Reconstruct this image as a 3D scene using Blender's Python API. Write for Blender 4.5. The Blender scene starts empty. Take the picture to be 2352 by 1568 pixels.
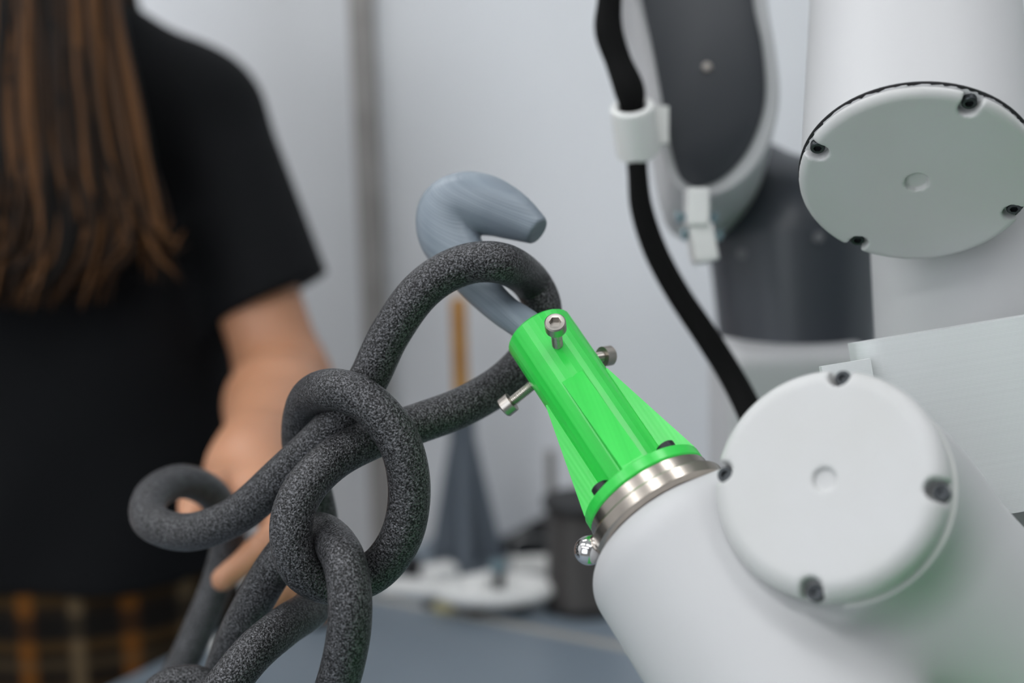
import bpy, bmesh, math, random
import numpy as np
from mathutils import Vector, Matrix

random.seed(7)
rng = np.random.default_rng(7)
scene = bpy.context.scene
COL = scene.collection

# ------------------------------------------------------------------ camera
FPX, CX, CY = 50.0 / 36.0 * 2352.0, 1176.0, 784.0
TABLE_Z, CAM_Z = 0.75, 1.265
PITCH, ROLL, YAW = math.radians(10.0), math.radians(1.5), math.radians(31.0)
CAM = np.array([0.0, 0.0, CAM_Z])
_R0 = np.array([math.cos(YAW), math.sin(YAW), 0.0])
FH = np.array([-math.sin(YAW), math.cos(YAW), 0.0])            # horizontal viewing direction
FW = FH * math.cos(PITCH) + np.array([0, 0, -math.sin(PITCH)])
_U0 = np.cross(_R0, FW)
RT = _R0 * math.cos(ROLL) - _U0 * math.sin(ROLL)
UP = _U0 * math.cos(ROLL) + _R0 * math.sin(ROLL)
FOCUS = 0.685

cam_data = bpy.data.cameras.new('camera')
cam_data.lens = 50.0
cam_data.sensor_width = 36.0
cam_data.clip_start = 0.02
cam_data.clip_end = 50
cam_data.dof.use_dof = True
cam_data.dof.focus_distance = FOCUS
cam_data.dof.aperture_fstop = 3.2
cam = bpy.data.objects.new('camera', cam_data)
COL.objects.link(cam)
cam.matrix_world = Matrix(((RT[0], UP[0], -FW[0], CAM[0]), (RT[1], UP[1], -FW[1], CAM[1]),
                           (RT[2], UP[2], -FW[2], CAM[2]), (0, 0, 0, 1)))
scene.camera = cam

# ------------------------------------------------------------------ world, exposure
world = bpy.data.worlds.new('world')
scene.world = world
world.use_nodes = True
world.node_tree.nodes['Background'].inputs[0].default_value = (0.88, 0.94, 1.0, 1)
world.node_tree.nodes['Background'].inputs[1].default_value = 2.6
vs = scene.view_settings
vs.view_transform = 'Standard'
vs.look = 'None'
vs.exposure = 0.0
vs.gamma = 1.0
vs.use_curve_mapping = False
scene.cycles.use_denoising = True
LAMP_POWER = 9.0          # radiance of the ceiling panels


def P(px, py, d):
    return CAM + d * (FW + (px - CX) / FPX * RT - (py - CY) / FPX * UP)


def PT(px, py, z=TABLE_Z):
    r = FW + (px - CX) / FPX * RT - (py - CY) / FPX * UP
    return CAM + r * ((z - CAM_Z) / r[2])


def unit(v):
    v = np.asarray(v, float)
    return v / np.linalg.norm(v)


# ------------------------------------------------------------------ materials
MATS = {}


def mat(name, col, rough=0.5, metal=0.0, bump=None, var=None, spec=0.5, emit=None, coat=0.0, sub=0.0):
    m = bpy.data.materials.new(name)
    m.use_nodes = True
    nt = m.node_tree
    b = nt.nodes['Principled BSDF']
    b.inputs['Base Color'].default_value = (*col, 1)
    b.inputs['Roughness'].default_value = rough
    b.inputs['Metallic'].default_value = metal
    b.inputs['Specular IOR Level'].default_value = spec
    if coat:
        b.inputs['Coat Weight'].default_value = coat
        b.inputs['Coat Roughness'].default_value = 0.15
    if sub:
        b.inputs['Subsurface Weight'].default_value = sub
        b.inputs['Subsurface Radius'].default_value = (0.012, 0.005, 0.003)
        b.inputs['Subsurface Scale'].default_value = 0.6
    if emit:
        b.inputs['Emission Color'].default_value = (*emit[0], 1)
        b.inputs['Emission Strength'].default_value = emit[1]
    tc = nt.nodes.new('ShaderNodeTexCoord')
    if bump:                      # (scale, strength, distance)
        n = nt.nodes.new('ShaderNodeTexNoise')
        n.inputs['Scale'].default_value = bump[0]
        n.inputs['Detail'].default_value = 3
        nt.links.new(tc.outputs['Object'], n.inputs['Vector'])
        bp = nt.nodes.new('ShaderNodeBump')
        bp.inputs['Strength'].default_value = bump[1]
        bp.inputs['Distance'].default_value = bump[2]
        nt.links.new(n.outputs['Fac'], bp.inputs['Height'])
        nt.links.new(bp.outputs['Normal'], b.inputs['Normal'])
    if var:                       # (scale, second colour, detail)
        n = nt.nodes.new('ShaderNodeTexNoise')
        n.inputs['Scale'].default_value = var[0]
        n.inputs['Detail'].default_value = 4
        nt.links.new(tc.outputs['Object'], n.inputs['Vector'])
        r = nt.nodes.new('ShaderNodeValToRGB')
        r.color_ramp.elements[0].position = 0.35
        r.color_ramp.elements[1].position = 0.65
        r.color_ramp.elements[0].color = (*col, 1)
        r.color_ramp.elements[1].color = (*var[1], 1)
        nt.links.new(n.outputs['Fac'], r.inputs['Fac'])
        nt.links.new(r.outputs['Color'], b.inputs['Base Color'])
    MATS[name] = m
    return m


def layer_mat(name, col, col2, axis, period, rough=0.45, strength=0.25):
    """3D-printed plastic: fine layer lines across 'axis' (object space)."""
    m = mat(name, col, rough)
    nt = m.node_tree
    b = nt.nodes['Principled BSDF']
    tc = nt.nodes.new('ShaderNodeTexCoord')
    dot = nt.nodes.new('ShaderNodeVectorMath')
    dot.operation = 'DOT_PRODUCT'
    dot.inputs[1].default_value = tuple(unit(axis))
    nt.links.new(tc.outputs['Object'], dot.inputs[0])
    mu = nt.nodes.new('ShaderNodeMath')
    mu.operation = 'MULTIPLY'
    mu.inputs[1].default_value = 2 * math.pi / period
    nt.links.new(dot.outputs['Value'], mu.inputs[0])
    sn = nt.nodes.new('ShaderNodeMath')
    sn.operation = 'SINE'
    nt.links.new(mu.outputs[0], sn.inputs[0])
    # slow variation from layer to layer
    no = nt.nodes.new('ShaderNodeTexNoise')
    no.noise_dimensions = '1D'
    no.inputs['Scale'].default_value = 1.0
    no.inputs['Detail'].default_value = 2
    mu2 = nt.nodes.new('ShaderNodeMath')
    mu2.operation = 'MULTIPLY'
    mu2.inputs[1].default_value = 0.45 / period
    nt.links.new(dot.outputs['Value'], mu2.inputs[0])
    nt.links.new(mu2.outputs[0], no.inputs['W'])
    r = nt.nodes.new('ShaderNodeValToRGB')
    r.color_ramp.elements[0].position = 0.3
    r.color_ramp.elements[1].position = 0.7
    r.color_ramp.elements[0].color = (*col, 1)
    r.color_ramp.elements[1].color = (*col2, 1)
    nt.links.new(no.outputs['Fac'], r.inputs['Fac'])
    nt.links.new(r.outputs['Color'], b.inputs['Base Color'])
    bp = nt.nodes.new('ShaderNodeBump')
    bp.inputs['Strength'].default_value = strength
    bp.inputs['Distance'].default_value = 0.0003
    nt.links.new(sn.outputs[0], bp.inputs['Height'])
    nt.links.new(bp.outputs['Normal'], b.inputs['Normal'])
    return m


# ------------------------------------------------------------------ mesh helpers
ORG = {}


def build(name, verts, faces, material, parent=None, smooth=True, origin=None, sharp=None):
    verts = np.asarray(verts, float)
    if parent is not None:
        o3 = ORG[parent.name]
    elif origin is not None:
        o3 = np.asarray(origin, float)
    else:
        o3 = np.array([(verts[:, 0].min() + verts[:, 0].max()) / 2, (verts[:, 1].min() + verts[:, 1].max()) / 2, verts[:, 2].min()])
    me = bpy.data.meshes.new(name)
    me.from_pydata((verts - o3).tolist(), [], [tuple(int(i) for i in f) for f in faces])
    me.validate()
    bm = bmesh.new()
    bm.from_mesh(me)
    bmesh.ops.recalc_face_normals(bm, faces=bm.faces)
    bm.to_mesh(me)
    bm.free()
    if smooth:
        me.polygons.foreach_set('use_smooth', [True] * len(me.polygons))
        if sharp:
            me.set_sharp_from_angle(angle=math.radians(sharp))
    if isinstance(material, (list, tuple)):
        for mm in material:
            me.materials.append(mm)
    else:
        me.materials.append(material)
    ob = bpy.data.objects.new(name, me)
    COL.objects.link(ob)
    if parent is not None:
        ob.parent = parent
    else:
        ob.location = o3
    ORG[ob.name] = o3
    return ob


def empty(name, loc, label, cat, group=None):
    e = bpy.data.objects.new(name, None)
    e.empty_display_size = 0.02
    COL.objects.link(e)
    e.location = loc
    ORG[e.name] = np.asarray(loc, float)
    tag(e, label, cat, group)
    return e


def tag(o, label=None, cat=None, group=None, kind=None):
    if label:
        o['label'] = label
    if cat:
        o['category'] = cat
    if group:
        o['group'] = group
    if kind:
        o['kind'] = kind
    return o


def frame(axis, hint=None):
    a = unit(axis)
    h = np.asarray(hint if hint is not None else ((0, 0, 1) if abs(a[2]) < 0.9 else (1, 0, 0)), float)
    e1 = unit(h - a * np.dot(h, a))
    return e1, np.cross(a, e1), a


class MB:
    def __init__(s):
        s.v, s.f = [], []

    def add(s, verts, faces):
        n = len(s.v)
        s.v += [list(map(float, q)) for q in verts]
        s.f += [tuple(i + n for i in f) for f in faces]
        return s

    def lathe(s, origin, axis, prof, seg=48, hint=None, cap=True):
        e1, e2, a = frame(axis, hint)
        o = np.asarray(origin, float)
        vs_, fs = [], []
        for r, z in prof:
            for k in range(seg):
                t = 2 * math.pi * k / seg
                vs_.append(o + a * z + max(r, 1e-6) * (math.cos(t) * e1 + math.sin(t) * e2))
        for j in range(len(prof) - 1):
            for k in range(seg):
                k2 = (k + 1) % seg
                fs.append((j * seg + k, j * seg + k2, (j + 1) * seg + k2, (j + 1) * seg + k))
        if cap:
            fs.append(tuple(range(seg - 1, -1, -1)))
            fs.append(tuple(range((len(prof) - 1) * seg, len(prof) * seg)))
        return s.add(vs_, fs)

    def box(s, c, ex, ey, ez):
        c = np.asarray(c, float)
        vs_ = [c + i * ex + j * ey + k * ez for i in (-1, 1) for j in (-1, 1) for k in (-1, 1)]
        return s.add(vs_, [(0, 1, 3, 2), (4, 6, 7, 5), (0, 4, 5, 1), (2, 3, 7, 6), (0, 2, 6, 4), (1, 5, 7, 3)])

    def prism(s, outline, vec):
        n = len(outline)
        a = [np.asarray(q, float) for q in outline]
        b = [q + vec for q in a]
        fs = [tuple(range(n)), tuple(range(2 * n - 1, n - 1, -1))]
        fs += [(k, (k + 1) % n, n + (k + 1) % n, n + k) for k in range(n)]
        return s.add(a + b, fs)

    def tube(s, pts, rad, seg=16, closed=False, cap=True):
        pts = np.asarray(pts, float)
        n = len(pts)
        rad = np.broadcast_to(np.asarray(rad, float), (n,))
        if closed:
            tg = np.roll(pts, -1, 0) - np.roll(pts, 1, 0)
        else:
            tg = np.gradient(pts, axis=0)
        tg /= np.linalg.norm(tg, axis=1)[:, None]
        e1 = frame(tg[0])[0]
        fr = []
        for i in range(n):
            e1 = unit(e1 - tg[i] * np.dot(e1, tg[i]))
            fr.append(e1)
        tw = np.zeros(n)
        if closed:                                    # spread the twist mismatch around the loop
            ef = unit(fr[-1] - tg[0] * np.dot(fr[-1], tg[0]))
            ang = math.atan2(np.dot(np.cross(ef, fr[0]), tg[0]), np.dot(ef, fr[0]))
            tw = np.linspace(0, ang, n)
        vs_, fs = [], []
        for i in range(n):
            a1 = fr[i]
            a2 = np.cross(tg[i], a1)
            for k in range(seg):
                t = 2 * math.pi * k / seg + tw[i]
                vs_.append(pts[i] + rad[i] * (math.cos(t) * a1 + math.sin(t) * a2))
        for i in range(n if closed else n - 1):
            j = (i + 1) % n
            for k in range(seg):
                k2 = (k + 1) % seg
                fs.append((i * seg + k, i * seg + k2, j * seg + k2, j * seg + k))
        if cap and not closed:
            fs.append(tuple(range(seg - 1, -1, -1)))
            fs.append(tuple(range((n - 1) * seg, n * seg)))
        return s.add(vs_, fs)

    def build(s, name, material, parent=None, smooth=True, sharp=35, origin=None):
        return build(name, s.v, s.f, material, parent, smooth, origin, sharp)


def spline(pts, per=12, closed=False):
    """centripetal-ish Catmull-Rom; pts may have extra columns (radius)."""
    p = np.asarray(pts, float)
    n = len(p)
    out = []
    rng_ = range(n) if closed else range(n - 1)
    for i in rng_:
        if closed:
            p0, p1, p2, p3 = p[(i - 1) % n], p[i], p[(i + 1) % n], p[(i + 2) % n]
        else:
            p1, p2 = p[i], p[i + 1]
            p0 = p[i - 1] if i > 0 else 2 * p1 - p2
            p3 = p[i + 2] if i + 2 < n else 2 * p2 - p1
        for k in range(per):
            t = k / per
            out.append(0.5 * (2 * p1 + (p2 - p0) * t + (2 * p0 - 5 * p1 + 4 * p2 - p3) * t * t + (3 * p1 - p0 - 3 * p2 + p3) * t ** 3))
    if not closed:
        out.append(p[-1])
    return np.array(out)


def resample(pts, step, closed=False):
    p = np.asarray(pts, float)
    if closed:
        p = np.vstack([p, p[:1]])
    L = np.concatenate([[0], np.cumsum(np.linalg.norm(np.diff(p[:, :3], axis=0), axis=1))])
    n = max(4, int(L[-1] / step))
    s = np.linspace(0, L[-1], n + 1)
    q = np.stack([np.interp(s, L, p[:, k]) for k in range(p.shape[1])], 1)
    return q[:-1] if closed else q


# ------------------------------------------------------------------ signed distance modelling
def sd_cone(p, a, b, ra, rb):
    a, b = np.asarray(a, np.float32), np.asarray(b, np.float32)
    ba = b - a
    t = np.clip((p - a) @ ba / max(float(ba @ ba), 1e-12), 0, 1)
    return np.linalg.norm(p - a - t[:, None] * ba, axis=1) - (ra + (rb - ra) * t)


def sd_ell(p, c, r, ax=None):
    q = p - np.asarray(c, np.float32)
    if ax is not None:
        q = q @ np.asarray(ax, np.float32).T
    r = np.asarray(r, np.float32)
    k0 = np.linalg.norm(q / r, axis=1)
    k1 = np.linalg.norm(q / (r * r), axis=1) + 1e-9
    return k0 * (k0 - 1.0) / k1


def sd_cyl(p, a, b, r, rnd):
    a, b = np.asarray(a, np.float32), np.asarray(b, np.float32)
    L = float(np.linalg.norm(b - a))
    ax = (b - a) / L
    q = p - (a + b) / 2
    h = q @ ax
    rr = np.linalg.norm(q - h[:, None] * ax, axis=1)
    dx, dy = rr - r + rnd, np.abs(h) - L / 2 + rnd
    return np.minimum(np.maximum(dx, dy), 0) + np.sqrt(np.maximum(dx, 0) ** 2 + np.maximum(dy, 0) ** 2) - rnd


def sd_box(p, c, ax, half, rnd):
    q = np.abs((p - np.asarray(c, np.float32)) @ np.asarray(ax, np.float32).T) - np.asarray(half, np.float32) + rnd
    return np.linalg.norm(np.maximum(q, 0), axis=1) + np.minimum(q.max(1), 0) - rnd


def smin(a, b, k):
    h = np.maximum(k - np.abs(a - b), 0) / k
    return np.minimum(a, b) - h * h * k * 0.25


def smax(a, b, k):
    return -smin(-a, -b, k)


def sdf_mesh(f, lo, hi, h):
    lo, hi = np.asarray(lo, float), np.asarray(hi, float)
    B = 4
    nb = np.ceil((hi - lo) / (h * B)).astype(int) + 1
    n = nb * B
    cg = [lo[k] + (np.arange(nb[k]) * B + (B - 1) / 2) * h for k in range(3)]
    C = np.stack(np.meshgrid(*cg, indexing='ij'), -1).reshape(-1, 3).astype(np.float32)
    cv = f(C)
    V = np.repeat(np.repeat(np.repeat(cv.reshape(nb), B, 0), B, 1), B, 2).astype(np.float32)
    act = np.argwhere(np.abs(cv.reshape(nb)) < B * h * 1.9)
    off = np.stack(np.meshgrid(range(B), range(B), range(B), indexing='ij'), -1).reshape(-1, 3)
    for s in range(0, len(act), 8000):
        idx = (act[s:s + 8000, None, :] * B + off[None]).reshape(-1, 3)
        V[idx[:, 0], idx[:, 1], idx[:, 2]] = f((lo + idx * h).astype(np.float32))
    ins = V < 0
    m = [x - 1 for x in n]
    cnt = np.zeros(m, np.int8)
    for i in (0, 1):
        for j in (0, 1):
            for k in (0, 1):
                cnt += ins[i:i + m[0], j:j + m[1], k:k + m[2]]
    cells = np.argwhere((cnt > 0) & (cnt < 8))
    ids = np.full(m, -1, np.int64)
    ids[cells[:, 0], cells[:, 1], cells[:, 2]] = np.arange(len(cells))
    acc = np.zeros((len(cells), 3))
    num = np.zeros(len(cells))
    cor = [(i, j, k) for i in (0, 1) for j in (0, 1) for k in (0, 1)]
    for a in cor:
        for ax in range(3):
            if a[ax]:
                continue
            b = list(a)
            b[ax] = 1
            va = V[cells[:, 0] + a[0], cells[:, 1] + a[1], cells[:, 2] + a[2]]
            vb = V[cells[:, 0] + b[0], cells[:, 1] + b[1], cells[:, 2] + b[2]]
            x = (va < 0) != (vb < 0)
            t = np.where(x, va / np.where(x, va - vb, 1), 0)
            q = np.tile(np.array(a, float), (len(cells), 1))
            q[:, ax] = t
            acc += np.where(x[:, None], q, 0)
            num += x
    verts = lo + (cells + acc / num[:, None]) * h
    faces = []
    for ax in range(3):
        sl0 = [slice(1, m[0]), slice(1, m[1]), slice(1, m[2])]
        sl1 = list(sl0)
        sl0[ax] = slice(0, m[ax])
        sl1[ax] = slice(1, m[ax] + 1)
        x = ins[tuple(sl0)] != ins[tuple(sl1)]
        e = np.argwhere(x)
        for k in range(3):
            if k != ax:
                e[:, k] += 1
        u, w = [k for k in range(3) if k != ax]
        c = []
        for du, dw in ((1, 1), (0, 1), (0, 0), (1, 0)):
            q = e.copy()
            q[:, u] -= du
            q[:, w] -= dw
            c.append(ids[q[:, 0], q[:, 1], q[:, 2]])
        faces.append(np.stack(c, 1))
    faces = np.vstack(faces)
    faces = faces[(faces >= 0).all(1)]
    ep = h * 0.25
    for _ in range(2):
        g = np.stack([f((verts + ep * np.eye(3)[k]).astype(np.float32)) - f((verts - ep * np.eye(3)[k]).astype(np.float32)) for k in range(3)], 1) / (2 * ep)
        gn = (g * g).sum(1) + 1e-6
        st = np.clip(f(verts.astype(np.float32)) / gn, -h * 0.6, h * 0.6)
        verts = verts - g * st[:, None]
    return verts, faces


def sdf_obj(name, f, lo, hi, h, material, parent=None, origin=None):
    v, fa = sdf_mesh(f, lo, hi, h)
    return build(name, v, fa.tolist(), material, parent, True, origin)


def bounds(pts, pad):
    p = np.asarray(pts)
    return p.min(0) - pad, p.max(0) + pad


# ------------------------------------------------------------------ colours
WHITE = mat('robot_white', (0.53, 0.53, 0.535), 0.5, bump=(900, 0.05, 0.0004), spec=0.35)
WHITE2 = mat('robot_white_cap', (0.57, 0.57, 0.57), 0.45, var=(22, (0.55, 0.55, 0.54)))
SEAM = mat('seam_dark', (0.02, 0.02, 0.022), 0.7)
DARKG = mat('robot_dark_grey', (0.040, 0.046, 0.056), 0.38)
STEEL = mat('brushed_steel', (0.47, 0.42, 0.37), 0.25, 1.0, bump=(300, 0.03, 0.0003))
CHROME = mat('polished_chrome', (0.75, 0.74, 0.74), 0.08, 1.0)
BOLT = mat('stainless_bolt', (0.50, 0.46, 0.42), 0.33, 1.0, bump=(2500, 0.08, 0.0002))
DSCREW = mat('dark_screw', (0.055, 0.06, 0.065), 0.38, 0.8)
BLACKSCREW = mat('black_oxide_screw', (0.02, 0.022, 0.026), 0.45, 0.4)
BLACKCABLE = mat('black_braided_sleeve', (0.004, 0.004, 0.004), 0.85, bump=(1400, 0.6, 0.001), spec=0.15)
TABLE = mat('table_blue_grey', (0.185, 0.225, 0.265), 0.38, var=(6, (0.20, 0.242, 0.282)))
EDGE = mat('table_edge_beige', (0.42, 0.40, 0.36), 0.4)
FRAMEM = mat('table_frame_grey', (0.25, 0.26, 0.27), 0.4, 0.5)
WALL = mat('wall_paint', (0.74, 0.755, 0.78), 0.7, bump=(60, 0.05, 0.002))
WALLW = mat('room_paint', (0.80, 0.80, 0.80), 0.8)
FLOORM = mat('floor_vinyl', (0.27, 0.265, 0.255), 0.5, var=(8, (0.30, 0.295, 0.285)))
POST = mat('trim_grey_beige', (0.30, 0.285, 0.27), 0.6, var=(25, (0.36, 0.345, 0.33)))
AMBER = mat('amber_plastic_rod', (0.50, 0.25, 0.035), 0.3, var=(30, (0.38, 0.16, 0.02)))
GREYP = mat('grey_printed_plastic', (0.105, 0.125, 0.15), 0.4)
BLACKP = mat('black_plastic', (0.007, 0.007, 0.008), 0.5)
SPOOLW = mat('dark_filament_winding', (0.055, 0.05, 0.048), 0.4)
WHITEP = mat('white_printed_plastic', (0.78, 0.78, 0.76), 0.45)
ZINC = mat('zinc_blue_bolt', (0.30, 0.42, 0.46), 0.3, 0.8)
SKIN = mat('skin', (0.45, 0.215, 0.118), 0.5, var=(14, (0.50, 0.245, 0.138)), sub=0.15)
SHIRT = mat('black_cotton', (0.0028, 0.0032, 0.0042), 0.85, bump=(500, 0.2, 0.001), spec=0.2)
MAT_GREEN = mat('tint_mat_green', (0.015, 0.40, 0.05), 0.5)


# ------------------------------------------------------------------ the setting
def slab(name, lo, hi, m, kind='structure'):
    lo, hi = np.asarray(lo, float), np.asarray(hi, float)
    o = MB().box((lo + hi) / 2, np.array([(hi[0] - lo[0]) / 2, 0, 0]), np.array([0, (hi[1] - lo[1]) / 2, 0]),
                 np.array([0, 0, (hi[2] - lo[2]) / 2])).build(name, m, smooth=False)
    return tag(o, kind=kind)


EDGE_Y = (PT(900, 1368)[1] + PT(1400, 1480)[1]) / 2
WALL_Y = PT(1065, 1262)[1] + 0.07
RX0, RX1, RY0 = -2.6, 2.6, -2.2
CEIL = 2.75
slab('floor', (RX0, RY0, -0.05), (RX1, WALL_Y + 0.1, 0), FLOORM)
slab('ceiling', (RX0, RY0, CEIL), (RX1, WALL_Y + 0.1, CEIL + 0.05), WALLW)
slab('wall_back', (RX0, WALL_Y, 0), (RX1, WALL_Y + 0.1, CEIL), WALL)
slab('wall_left', (RX0 - 0.1, RY0, 0), (RX0, WALL_Y + 0.1, CEIL), WALLW)
slab('wall_right', (RX1, RY0, 0), (RX1 + 0.1, WALL_Y + 0.1, CEIL), mat('dark_partition', (0.08, 0.08, 0.083), 0.7))
FRONTM = mat('grey_partition', (0.42, 0.42, 0.43), 0.7)
WX0, WX1, WZ0, WZ1 = -1.8, 0.4, 0.70, 2.45                # unseen window behind the camera, added for soft frontal light
mbw = MB()
for lo_, hi_ in (((RX0, 0), (WX0, CEIL)), ((WX1, 0), (RX1, CEIL)), ((WX0, 0), (WX1, WZ0)), ((WX0, WZ1), (WX1, CEIL))):
    mbw.box(((lo_[0] + hi_[0]) / 2, RY0 - 0.05, (lo_[1] + hi_[1]) / 2), np.array([(hi_[0] - lo_[0]) / 2, 0, 0]), np.array([0, 0.05, 0]), np.array([0, 0, (hi_[1] - lo_[1]) / 2]))
tag(mbw.build('wall_front', FRONTM, None, False), kind='structure')
mbw = MB()
for x_ in (WX0 + 0.025, (WX0 + WX1) / 2, WX1 - 0.025):
    mbw.box((x_, RY0 - 0.05, (WZ0 + WZ1) / 2), np.array([0.025, 0, 0]), np.array([0, 0.03, 0]), np.array([0, 0, (WZ1 - WZ0) / 2]))
for z_ in (WZ0 + 0.025, WZ1 - 0.025):
    mbw.box(((WX0 + WX1) / 2, RY0 - 0.05, z_), np.array([(WX1 - WX0) / 2, 0, 0]), np.array([0, 0.03, 0]), np.array([0, 0, 0.025]))
tag(mbw.build('added_window_1', WALLW, None, False), kind='structure')
portal = bpy.data.lights.new('added_window_portal', 'AREA')
portal.shape = 'RECTANGLE'
portal.size, portal.size_y = WX1 - WX0, WZ1 - WZ0
portal.cycles.is_portal = True
po = bpy.data.objects.new('added_window_portal', portal)
COL.objects.link(po)
po.location = ((WX0 + WX1) / 2, RY0 - 0.09, (WZ0 + WZ1) / 2)
po.rotation_euler = (math.radians(90), 0, 0)


def on_wall(px, py, y=None):
    y = WALL_Y if y is None else y
    r = FW + (px - CX) / FPX * RT - (py - CY) / FPX * UP
    return CAM + r * ((y - CAM[1]) / r[1])


wa, wb = on_wall(838, 0), on_wall(874, 900)
xm = (wa[0] + wb[0]) / 2
slab('trim_1', (xm - 0.0145, WALL_Y - 0.012, 0), (xm + 0.0145, WALL_Y, CEIL), POST)

# ceiling lamps (the light of the room)
LAMP = mat('lamp_diffuser', (0.9, 0.9, 0.9), 0.5, emit=((0.975, 0.985, 1.0), LAMP_POWER))
LAMPF = mat('lamp_frame', (0.7, 0.7, 0.7), 0.4)


def ceiling_lamp(x, y, lx=1.2, ly=0.3):
    e = empty('ceiling_lamp', (x, y, CEIL - 0.06), 'white rectangular ceiling light panel above the workbench', 'lamp', 'ceiling light panels')
    MB().box((x, y, CEIL - 0.02), np.array([lx / 2 + 0.02, 0, 0]), np.array([0, ly / 2 + 0.02, 0]), np.array([0, 0, 0.02])).build('housing', LAMPF, e, False)
    MB().box((x, y, CEIL - 0.045), np.array([lx / 2, 0, 0]), np.array([0, ly / 2, 0]), np.array([0, 0, 0.004])).build('diffuser', LAMP, e, False)


for lx_, ly_ in ((-1.5, -1.5), (0.0, -1.5), (-1.5, -0.3), (0.25, -0.35), (-1.6, 0.95), (0.75, 0.75)):
    ceiling_lamp(lx_, ly_)


# ------------------------------------------------------------------ tables
def table(name, lo, hi, label, band):
    e = empty(name, ((lo[0] + hi[0]) / 2, (lo[1] + hi[1]) / 2, 0), label, 'table')
    c = np.array([(lo[0] + hi[0]) / 2, (lo[1] + hi[1]) / 2, TABLE_Z - 0.0125])
    hx, hy = (hi[0] - lo[0]) / 2, (hi[1] - lo[1]) / 2
    MB().box(c, np.array([hx, 0, 0]), np.array([0, hy, 0]), np.array([0, 0, 0.0125])).build('tabletop', TABLE, e, False)
    if band:
        MB().box((c[0], hi[1] + band / 2, TABLE_Z - 0.0125), np.array([hx, 0, 0]), np.array([0, band / 2, 0]), np.array([0, 0, 0.0125])).build('edge_band', EDGE, e, False)
    for sx in (-1, 1):
        for sy in (-1, 1):
            MB().box((c[0] + sx * (hx - 0.05), c[1] + sy * (hy - 0.05), (TABLE_Z - 0.025) / 2), np.array([0.02, 0, 0]), np.array([0, 0.02, 0]),
                     np.array([0, 0, (TABLE_Z - 0.025) / 2])).build('leg', FRAMEM, e, False)
    return e


TL = PT(345, 1530)[0]
BAND = 0.012
table('workbench', (TL, EDGE_Y - 1.15), (1.6, EDGE_Y - BAND), 'blue-grey topped workbench with a pale edge band under the robot', BAND)
table('rear_bench', (TL + 0.02, EDGE_Y + 0.003), (1.6, WALL_Y - 0.005), 'blue-grey bench against the wall carrying the spool and printed parts', 0)

# ------------------------------------------------------------------ tool axis (holder, flange, wrist share it)
Q0 = P(1490, 1140, 0.665)
QT = P(1237, 762, 0.718)
AX = unit(QT - Q0)
ALEN = np.linalg.norm(QT - Q0)
_im = RT * 0.83 + UP * 0.557
E1 = unit(_im - AX * np.dot(_im, AX))
E2 = np.cross(AX, E1)
if np.dot(E2, FW) > 0:
    E2 = -E2                                        # towards the camera


def radial(deg):
    t = math.radians(deg)
    return E1 * math.cos(t) + E2 * math.sin(t)


# ------------------------------------------------------------------ screws
def hex_r(t, r):
    a = (t + math.pi / 6) % (math.pi / 3) - math.pi / 6
    return r / math.cos(a)


def screw_head(mb, top, axis, r, h, seg=36, chamfer=0.12, hexr=0.5, depth=0.55):
    """socket head: 'top' is the outer face centre, axis points outwards."""
    e1, e2, a = frame(axis)
    rings = []
    prof = [(r * 0.2, -h), (r, -h), (r, -h * chamfer), (r * (1 - chamfer), 0), (r * 0.72, 0)]
    vs_ = []
    for rr, z in prof:
        vs_.append([top + a * z + rr * (math.cos(2 * math.pi * k / seg) * e1 + math.sin(2 * math.pi * k / seg) * e2) for k in range(seg)])
    for z in (-0.02 * h, -depth * h):
        vs_.append([top + a * z + hex_r(2 * math.pi * k / seg, r * hexr) * (math.cos(2 * math.pi * k / seg) * e1 + math.sin(2 * math.pi * k / seg) * e2) for k in range(seg)])
    n = len(vs_)
    flat = [q for ring in vs_ for q in ring]
    fs = [(j * seg + k, j * seg + (k + 1) % seg, (j + 1) * seg + (k + 1) % seg, (j + 1) * seg + k) for j in range(n - 1) for k in range(seg)]
    fs.append(tuple(range((n - 1) * seg, n * seg)))
    fs.append(tuple(range(seg)))
    mb.add(flat, fs)


def thread_profile(r, L, pitch):
    pr = [(r * 0.86, 0)]
    n = int(L / pitch)
    for k in range(n):
        z = k * pitch
        pr += [(r * 0.84, z + pitch * 0.1), (r, z + pitch * 0.45), (r, z + pitch * 0.6), (r * 0.84, z + pitch * 0.95)]
    pr.append((r * 0.84, L))
    return pr


def cap_screw(parent, base, axis, shaft_len, r_shaft, r_head, h_head, m_head, m_shaft, name='clamp_screw'):
    axis = unit(axis)
    mb = MB()
    screw_head(mb, base + axis * (shaft_len + h_head), axis, r_head, h_head)
    hd = mb.build(name, m_head, parent, True, 30)
    MB().lathe(base, axis, thread_profile(r_shaft, shaft_len, 0.0009), 24).build('thread', m_shaft, hd, True, 60)
    return hd


# ------------------------------------------------------------------ green tool holder
GREEN = layer_mat('green_printed_plastic', (0.026, 0.61, 0.066), (0.040, 0.68, 0.085), E1 * 0.8 + E2 * 0.6, 0.0016, 0.29, 0.03)
GREEN.node_tree.nodes['Principled BSDF'].inputs['Specular IOR Level'].default_value = 0.65


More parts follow.
